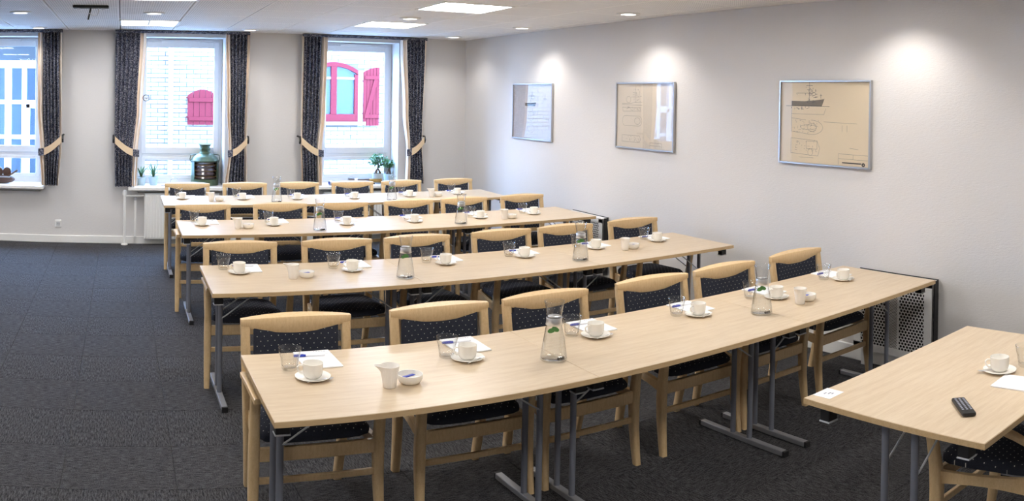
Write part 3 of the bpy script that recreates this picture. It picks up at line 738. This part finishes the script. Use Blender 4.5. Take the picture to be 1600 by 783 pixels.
def setting(sx, sy, gx, gy, px_, py_, where, pad=True, rz=0.):
    KSau.put((sx, sy, TH+.0003), 0, 'white saucer under the cup at the %s' % where)
    KCup.put((sx, sy, TH+.0062), (random.random()-.5)*.5+rz, 'white coffee cup at the %s' % where)
    KSpo.put((sx+.018, sy-.046, TH+.0115), .45+(random.random()-.5)*.4+rz, 'small steel teaspoon on the saucer at the %s' % where)
    KGla.put((gx, gy, TH+.0003), random.random(), 'empty faceted tumbler at the %s' % where)
    if pad:
        a = (random.random()-.5)*.08
        KPad.put((px_, py_, TH+.0003), a+rz, 'white notepad at the %s' % where)
        KPen.put((px_-.03, py_+.035, TH+.0069), a-.05, 'blue-capped pen on the notepad at the %s' % where)
for r_, d in ROWS.items():
    for i in range(6):
        yb = d['yb']; sx = SAUX[r_][i]
        setting(sx, yb+SAUY[r_][i], GLX[r_][i], yb+GLY[r_][i], sx+.07, yb-.115, '%s seat of the %s' % (ORD[i], d['name']))
CAR = {4: [(1.646, -.435), (2.849, -.431)], 3: [(1.625, -.544), (2.853, -.524)], 2: [(1.545, -.60), (2.76, -.60)], 1: [(1.521, -.56), (2.70, -.62)]}
JUG = {4: [(.942, -.476), (3.134, -.44)], 3: [(.986, -.41), (3.32, -.39)], 2: [(.921, -.44), (3.225, -.50)], 1: [(.888, -.43), (3.204, -.46)]}
LR = ['left', 'right']
for r_, d in ROWS.items():
    yb = d['yb']
    for i in range(2):
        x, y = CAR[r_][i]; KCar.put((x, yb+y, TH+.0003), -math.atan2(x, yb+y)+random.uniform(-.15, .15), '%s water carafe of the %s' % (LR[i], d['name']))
        x, y = JUG[r_][i]; KJug.put((x, yb+y, TH+.0003), 0 if i == 0 else .2, 'small white ribbed milk jug on the %s half of the %s' % (LR[i], d['name']))
        bx, by = x+.085, yb+y+.02
        KBow.put((bx, by, TH+.0003), 0, 'low white sugar bowl on the %s half of the %s' % (LR[i], d['name']))
        KSb.put((bx-.005, by+.006, TH+.0245), .35, 'blue sugar sachet in the bowl on the %s half of the %s' % (LR[i], d['name']))
        KSw.put((bx+.004, by-.012, TH+.020), .25, 'white sugar sachet in the bowl on the %s half of the %s' % (LR[i], d['name']))
# separate table at the right
KSau.put((2.761, 1.312, TH+.0003), 0, 'white saucer on the separate right-hand table'); KCup.put((2.761, 1.312, TH+.0062), -.9, 'white coffee cup on the separate right-hand table')
KSpo.put((2.738, 1.338, TH+.0125), 2.35, 'small steel teaspoon on the saucer of the separate right-hand table')
KGla.put((2.875, 1.25, TH+.0003), 0, 'empty tumbler cut off by the right edge of the photo'); KPad.put((2.665, 1.165, TH+.0003), PI+.05, 'white notepad on the separate table, cut off by the right edge')
cdm = empty('name_card', (2.19, 1.705, TH+.0003), 'small white printed card on the corner of the separate table', 'card', rz=.06)
B().box((-.045, -.036, 0), (.045, .036, .0012)).obj('card', 'paper', cdm, smooth=False)
k = B()
for i, (x, y, w) in enumerate([(-.006, .010, .016), (.004, -.002, .020), (.008, -.012, .014)]): k.box((x-w/2, y-.003, .0012), (x+w/2, y+.003, .0015))
k.obj('printed_mark', 'print', cdm, smooth=False)
rc = empty('remote_control', (2.333, 1.24, TH+.0003), 'black remote control lying on the separate table', 'remote', rz=math.atan2(-.111, -.119))
B().box((-.078, -.024, .002), (.078, .024, .018), .006, 2).obj('case', 'black', rc)
btn = B().box((-.0045, -.0038, .018), (.0045, .0038, .0198), .001).mesh('button', 'print', False)
for i in range(8):
    for j in range(3): link('button', btn, rc, (-.058+i*.0145, -.014+j*.014, 0))

# ------------------------------------------------------------------ things on the window sills
def leaf_blade(parent, ang, lean, L, w, mat, z0):
    k = B(); rings = []; n = 7
    for i in range(n+1):
        t = i/n; s_ = L*t; bend = lean*(.35+.65*t)
        rr = s_*math.sin(bend); z = z0+s_*math.cos(bend); ww = w*(1-t)**.6*(.6+.9*t*(1-t))+.0006; th = .004*(1-t)+.0008
        x, y = rr*math.cos(ang), rr*math.sin(ang); tx, ty = -math.sin(ang), math.cos(ang)
        nx2, ny2 = math.cos(ang), math.sin(ang)
        rings.append(k.ring([(x-tx*ww, y-ty*ww, z), (x-nx2*-th, y-ny2*-th, z-th*.5), (x+tx*ww, y+ty*ww, z), (x-nx2*th, y-ny2*th, z+th*.5)]))
    return k.skin(rings).obj('leaf', mat, parent, angle=60)
def aloe(x, y, seed, lab):
    rnd = random.Random(seed); r = empty('potted_aloe', (x, y, SILL), lab, 'plant', 'small spiky plants in pale blue pots')
    B().lathe([(0, .0), (.040, 0), (.043, .003), (.054, .078), (.060, .080), (.061, .100), (.056, .102), (.052, .088), (0, .086)], 28).obj('pot', 'pot', r, angle=50)
    B().lathe([(0, .087), (.051, .089), (.05, .094), (0, .096)], 16).obj('soil', 'soil', r)
    for i in range(8):
        a = 2*PI*i/8+rnd.random()*.5; leaf_blade(r, a, .3+rnd.random()*.6, .17+rnd.random()*.05, .018, 'aloe', .09)
aloe(.235, 9.30, 3, 'spiky plant in a pale blue pot, left of the pair by the curtain'); aloe(.38, 9.31, 8, 'spiky plant in a pale blue pot, right of the pair towards the lantern')
def bonsai(x, y, hp_, rp, hc, rc_, n, seed, lab, sq):
    rnd = random.Random(seed); r = empty('potted_bonsai', (x, y, SILL), lab, 'plant', 'small bonsai figs in pale pots')
    if sq: B().lathe([(0, 0), (rp*.86, 0), (rp*.9, .004), (rp, hp_-.006), (rp, hp_), (rp*.9, hp_), (rp*.88, hp_-.015), (0, hp_-.015)], 24).obj('pot', 'potgrey', r, angle=50)
    else: B().lathe([(0, 0), (rp*.75, 0), (rp*.8, .004), (rp*.92, hp_*.7), (rp, hp_*.72), (rp, hp_), (rp*.92, hp_), (rp*.9, hp_-.015), (0, hp_-.015)], 24).obj('pot', 'pot', r, angle=50)
    B().lathe([(0, hp_-.014), (rp*.87, hp_-.013), (rp*.8, hp_-.008), (0, hp_-.006)], 16).obj('soil', 'soil', r)
    for i in range(4):
        a = 2*PI*i/4+rnd.random(); B().tube([(rp*.6*math.cos(a), rp*.6*math.sin(a), hp_-.01), (rp*.45*math.cos(a), rp*.45*math.sin(a), hp_+.02), (.005*math.cos(a), .005*math.sin(a), hp_+.055)], [.006, .009, .008], 6).obj('root', 'bark', r)
    B().tube([(0, 0, hp_+.045), (.008, 0, hp_+hc*.45), (-.006, 0, hp_+hc*.7)], [.013, .008, .004], 8).obj('trunk', 'bark', r)
    k = B()
    for i in range(n):
        a = rnd.random()*2*PI; ph = math.acos(1-2*rnd.random()); rad = rc_*(.45+.6*rnd.random())
        c = Vector((rad*math.sin(ph)*math.cos(a), rad*math.sin(ph)*math.sin(a), hp_+hc*.66+rad*.8*math.cos(ph)))
        d = Vector((rnd.uniform(-1, 1), rnd.uniform(-1, 1), rnd.uniform(-.9, .4))).normalized(); u_ = d.orthogonal().normalized(); l = .028+rnd.random()*.018; w = l*.4; nn = d.cross(u_)*.002
        k.bm.faces.new([k.bm.verts.new(c+q) for q in (Vector((0, 0, 0)), d*l*.5+u_*w+nn, d*l, d*l*.5-u_*w+nn)])
    setp(k.obj('foliage', 'ficus', r, smooth=False), kind='stuff')
bonsai(3.163, 9.30, .125, .072, .25, .105, 230, 5, 'larger bonsai fig in a tall grey pot at the right window', True); bonsai(3.345, 9.40, .105, .068, .20, .07, 120, 6, 'smaller bonsai fig in a low pot beside the larger one', False)
# ship's lantern
la = empty('ship_lantern', (1.0, 9.36, SILL), 'old green ship lantern with a ribbed glass on the middle sill', 'lantern')
k = B(); n = 48
def arc(r0, a0, a1, m): return [(r0*math.cos(a0+(a1-a0)*i/m), r0*math.sin(a0+(a1-a0)*i/m)) for i in range(m+1)]
A0, A1 = -PI/2+.95, 3*PI/2-.95      # closed shell with a front opening
outer = arc(.166, A0, A1, 36); inner_ = arc(.158, A1, A0, 36)
k.prism(outer+inner_, 'z', .075, .285)
k.lathe([(0, 0), (.166, 0), (.166, .075), (.158, .077), (0, .077)], 48); k.lathe([(0, .283), (.158, .283), (.166, .285), (.172, .288), (.172, .300), (.166, .305), (.15, .335), (.11, .365), (.07, .382), (0, .384)], 48)
k.obj('body', 'lantern', la, angle=40)
B().lathe([(0, .378), (.070, .380), (.066, .395), (.058, .40), (.058, .425), (.066, .428), (.066, .442), (.058, .446), (.060, .47), (.075, .484), (.077, .492), (.06, .494), (0, .494)], 32).obj('chimney', 'lantern', la, angle=40)
zz = [(.118, .079)]
for i in range(9): zz += [(.126 if i % 2 else .140, .085+.196*i/8)]
zz += [(.118, .282)]
B().lathe([(0, .079)]+zz+[(0, .282)], 40).obj('ribbed_glass', 'lens_glass', la, angle=25)
B().lathe([(0, .08), (.05, .08), (.05, .13), (.022, .14), (.018, .2), (0, .21)], 16).obj('burner', 'brass', la)
for s in (-1, 1): B().tube([(s*.168, 0, .27), (s*.180, 0, .31), (s*.172, 0, .36), (s*.1, 0, .372)], .005, 6).obj('handle', 'lantern', la)
for i in range(3): B().tube([(.16*math.sin(t), -.16*math.cos(t), .11+.07*i) for t in [-.98+1.96*j/10 for j in range(11)]], .003, 5).obj('guard_wire', 'brass', la)
# small instrument between plants and lantern
pr = empty('metal_instrument', (.63, 9.25, SILL), 'thin metal instrument with a ring lying on the middle sill', 'instrument')
B().tube([(.05*math.cos(t), .01*math.sin(t*2), .006+.045+.045*math.sin(t)) for t in [-PI/2+2*PI*i/20 for i in range(21)]], .004, 6).obj('ring', 'alu', pr)
B().box((-.16, -.012, .0), (-.045, .012, .012), .003).obj('arm', 'alu', pr); B().box((.05, -.016, 0), (.18, .016, .022), .005).obj('grip', 'darkwood', pr)
# right sill: spyglass and small tube
sc = empty('spyglass', (2.96, 9.215, SILL), 'old wood and brass spyglass lying on the right sill', 'spyglass', rz=-.16)
def hlathe(prof, name, mat, parent, z):
    k = B().lathe(prof, 20); 
    for v in k.bm.verts: v.co = Vector((v.co.z, v.co.x, v.co.y+z))
    return k.obj(name, mat, parent, angle=40)
hlathe([(0, -.20), (.041, -.20), (.043, -.19), (.043, -.13), (.034, -.125), (0, -.12)], 'objective', 'darkwood', sc, .044); hlathe([(0, -.13), (.026, -.13), (.026, -.10), (.029, -.10), (.029, -.085), (0, -.085)], 'ferrule', 'alu', sc, .044)
hlathe([(0, -.09), (.031, -.09), (.029, .06), (0, .06)], 'barrel', 'darkwood', sc, .044); hlathe([(0, .055), (.025, .055), (.023, .2), (.027, .2), (.027, .215), (0, .215)], 'draw_tube', 'brass', sc, .044)
for x in (-.17, .12): B().box((x-.01, -.018, 0), (x+.01, .018, .016), .003).obj('rest', 'darkwood', sc)
wh = empty('metal_cylinder', (2.53, 9.18, SILL), 'small grey metal cylinder lying at the left of the right sill', 'metal tube', rz=.35)
hlathe([(0, -.035), (.026, -.035), (.028, -.03), (.028, -.005), (.016, 0), (.014, .07), (.02, .075), (.02, .085), (0, .085)], 'body', 'alu', wh, .028); hlathe([(0, -.039), (.016, -.039), (.016, -.034), (0, -.034)], 'end_cap', 'blue', wh, .028)
# left sill: wooden pulley block
bk = empty('pulley_block', (-1.42, 9.25, SILL), 'dark wooden ship block with two rounded cheeks on the left sill', 'pulley block')
k = B(); rings = []
for i in range(15):
    t = -1+2*i/14; s_ = math.sqrt(max(.02, 1-abs(t)**3)); rings.append(k.ring([(.15*t, .06*s_*math.cos(a), .052+.05*s_*math.sin(a)) for a in [2*PI*j/14 for j in range(14)]]))
k.skin(rings).obj('base', 'darkwood', bk)
for x in (-.045, .055):
    k = B(); rings = []
    for i, (yy, s_) in enumerate([(-.022, .7), (-.018, .93), (-.008, 1), (.008, 1), (.018, .93), (.022, .7)]):
        rings.append(k.ring([(x+.052*s_*math.cos(a), yy, .14+.062*s_*math.sin(a)) for a in [2*PI*j/20 for j in range(20)]]))
    k.skin(rings).obj('cheek', 'darkwood', bk)
B().tube([(.06, -.03, .085), (.185, -.02, .165)], [.009, .012], 8).obj('handle', 'bark', bk)
B().box((-.13, -.065, .075), (.10, -.045, .092), .004).obj('metal_strap', 'alu', bk)
# dial thermometer on the glass of the middle window
dt = empty('dial_thermometer', (.29, FY0-.03, 1.735), 'round white dial thermometer fixed at the left of the middle window', 'thermometer')
def ylathe(prof, name, mat, parent, n=28):
    k = B().lathe(prof, n)
    for v in k.bm.verts: v.co = Vector((v.co.x, -v.co.z, v.co.y))
    return k.obj(name, mat, parent, angle=40)
ylathe([(0, 0), (.036, 0), (.036, .012), (0, .012)], 'face', 'paper', dt); ylathe([(.034, -.001), (.042, -.001), (.042, .015), (.034, .015), (.034, -.001)], 'rim', 'duct', dt)
k = B(); k.box((-.026, -.0135, -.002), (.026, -.012, .002)); k.box((-.003, -.0135, -.016), (.003, -.012, 0)); k.obj('scale_print', 'darkprint', dt, smooth=False)
B().box((-.10, -.004, -.01), (-.036, .004, .01)).obj('arm', 'lightgrey', dt, smooth=False)

# ------------------------------------------------------------------ outside: courtyard
setp(B().box((-14, FARY+WALLT+.02, -.6), (20, 30, -.5)).obj('courtyard_ground', 'grey', smooth=False), 'grey courtyard ground outside the windows', 'ground', kind='structure')
BY = 14.0
wall_o = setp(B().box((-.6, BY, -.5), (10, BY+.4, 3.9)).obj('courtyard_wall', 'mortar', smooth=False), 'white-washed brick wall of the house across the courtyard', 'brick wall', kind='structure')
BL, BH = .255, .078
br_me = B().box((-BL/2+.006, -.014, -BH/2+.006), (BL/2-.006, .0, BH/2-.006), .004).mesh('brick', 'brick', False)
rest = B(); cnt = 0
def blocked(x, z):
    if 3.32 < x < 4.45 and 1.18 < z < 2.36+.0: return True
    return False
ZONES = ((.35, 1.75, .45, 2.55), (3.55, 4.95, .45, 2.55))
j = 0; z = -.4
cands = []
while z < 3.3:
    x = 0. + (BL/2 if j % 2 else 0)
    while x < 6.2:
        if not blocked(x, z):
            vis = any(a < x < b and c < z < d for a, b, c, d in ZONES)
            cands.append((x, z, vis))
        x += BL
    z += BH; j += 1
for x, z, vis in cands:
    if vis and cnt < 300:
        o = link('brick', br_me, wall_o, (x+random.uniform(-.004, .004), BY+random.uniform(-.003, .003), z)); cnt += 1
    else: rest.box((x-BL/2+.006, BY-.014+random.uniform(-.003, .003), z-BH/2+.006), (x+BL/2-.006, BY, z+BH/2-.006))
setp(rest.obj('brickwork', 'brick', wall_o, smooth=False), kind='stuff')
# downpipe
dp = empty('downpipe', (.86, BY-.095, -.5), 'white downpipe on the brick wall seen through the middle window', 'pipe')
B().tube([(0, 0, 0), (0, 0, 4.4)], .045, 12).obj('pipe', 'brick', dp)
for z in (1.6, 2.3, 3.0): B().box((-.05, -.05, z), (.05, .07, z+.03)).obj('clamp', 'brick', dp, smooth=False)
# red shutters
def shutter(x0, x1, z0, z1, arch, lab, brace, arch_side):
    r = empty('window_shutter', ((x0+x1)/2, BY-.02, z0), lab, 'shutter', 'red painted shutters'); w = x1-x0; h = z1-z0; n = 5
    for i in range(n):
        a, b = -w/2+w*i/n+.003, -w/2+w*(i+1)/n-.003
        def top(x):
            t = (x+w/2)/w
            return h-arch*((2*t-1)**2 if arch_side == 0 else (1-t)**2)
        pl = B().prism([(a, 0), (b, 0), (b, top(b)), (a, top(a))], 'y', -.06, -.03).obj('plank', 'red', r, smooth=False)
    for z in (h*.16 if brace else h*.17, h*.82 if brace else h*.70): B().box((-w/2+.02, -.085, z-.035), (w/2-.01, -.06, z+.035), .004).obj('batten', 'red', r, smooth=False)
    if brace:
        B().prism([(-w/2+.03, h*.19), (-w/2+.11, h*.19), (w/2-.03, h*.79), (w/2-.11, h*.79)], 'y', -.082, -.06).obj('brace', 'red', r, smooth=False)
    for z in (h*.2, h*.75): B().box((-w/2-.02, -.04, z), (-w/2+.02, .006, z+.02)).obj('hinge', 'red', r, smooth=False)
shutter(1.163, 1.70, 1.225, 1.86, .11, 'closed red plank shutter with two battens across the courtyard', False, 0)
shutter(4.43, 4.745, 1.22, 2.32, .10, 'narrow red plank shutter with a diagonal brace beside the arched window', True, 1)
# red arched window
rw = empty('arched_window', (3.86, BY-.02, 1.295), 'red framed arched window of the house across the courtyard', 'window')
w2, h2, hs = .47, 1.105, .955
def archz(x, w=w2, hs_=hs, ht=h2): return hs_+(ht-hs_)*(1-(x/w)**2)
xs_ = [-w2+2*w2*i/16 for i in range(17)]
oo = [(-w2, 0), (w2, 0)]+[(x, archz(x)) for x in reversed(xs_)]
xi = [-w2+.07+2*(w2-.07)*i/16 for i in range(17)]
k = B()
k.box((-w2, -.05, .141), (-w2+.07, .0, hs-.081)); k.box((w2-.07, -.05, .141), (w2, .0, hs-.081)); k.box((-w2, -.05, 0), (w2, 0, .14))
for a, b in zip(xs_, xs_[1:]): k.prism([(a, archz(a)-.08), (b, archz(b)-.08), (b, archz(b)), (a, archz(a))], 'y', -.05, 0)
k.obj('frame', 'red', rw, smooth=False)
B().box((-.055, -.056, .141), (.055, -.0005, h2-.082)).obj('mullion', 'red', rw, smooth=False)
B().prism([(-w2+.06, .12), (w2-.06, .12)]+[(x, archz(x)-.06) for x in reversed(xi)], 'y', -.004, .012).obj('dark_interior', 'duct', rw, smooth=False)
for s in (-1, 1):
    B().box((s*.24-.19, -.02, .13), (s*.24+.19, -.016, hs+.05)).obj('pane', 'blue_pane', rw, smooth=False)
    B().box((s*.24-.185, -.03, hs-.17), (s*.24+.185, -.02, hs-.13)).obj('transom', 'brick', rw, smooth=False)
B().box((-w2-.14, -.1, -.06), (w2+.14, .0, -.001)).obj('sill', 'brick', rw, smooth=False)
for s in (-1, 1): B().box((s*w2+(.001 if s > 0 else -.13), -.03, 0), (s*w2+(.13 if s > 0 else -.001), .018, hs)).obj('jamb', 'brick', rw, smooth=False)
# conservatory outside the left window
co = empty('conservatory', (-2.6, 12, -.5), 'white framed glass conservatory outside the left window', 'conservatory')
def cbox(name, mat, lo, hi): return B().box((lo[0]+2.6, lo[1]-12, lo[2]+.5), (hi[0]+2.6, hi[1]-12, hi[2]+.5)).obj(name, mat, co, smooth=False)
posts = [(-1.815, -1.715), (-1.55, -1.48), (-1.26, -1.18), (-2.15, -2.07), (-2.5, -2.4), (-2.9, -2.8), (-3.4, -3.3), (-4.0, -3.9)]
for a, b in posts: cbox('post', 'frame', (a, 12, -.5), (b, 12.08, 2.2))
for z0, z1 in ((2.16, 2.27), (1.60, 1.66), (1.06, 1.12), (-.5, .35)): cbox('rail', 'frame', (-4.0, 11.99, z0), (-1.18, 12.07, z1))
for a, b in ((-1.72, -1.55), (-1.48, -1.26), (-2.07, -1.815), (-2.4, -2.15), (-2.8, -2.5), (-3.3, -2.9), (-3.9, -3.4)): cbox('pane', 'blue_pane', (a, 12.03, .35), (b, 12.04, 2.16))
cbox('door_frame', 'frame', (-1.48, 11.98, .35), (-1.42, 12.0, 1.6)); cbox('door_frame', 'frame', (-1.48, 11.98, 1.54), (-1.26, 12.0, 1.6))
for z in (.75, 1.2, 1.45): cbox('door_hinge', 'lightgrey', (-1.455, 11.96, z), (-1.44, 11.985, z+.05))
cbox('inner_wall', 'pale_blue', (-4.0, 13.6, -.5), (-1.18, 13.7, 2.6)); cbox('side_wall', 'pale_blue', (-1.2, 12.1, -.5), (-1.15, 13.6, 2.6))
for a in (-1.75, -1.35, -2.3): cbox('roof_bar', 'frame', (a, 12.0, 2.62), (a+.05, 13.6, 2.68))
cbox('roof_edge', 'frame', (-4.0, 11.9, 2.55), (-1.18, 12.02, 2.68))
cbox('roof_panel', 'brick', (-4.0, 12.02, 2.68), (-1.18, 13.7, 2.70))
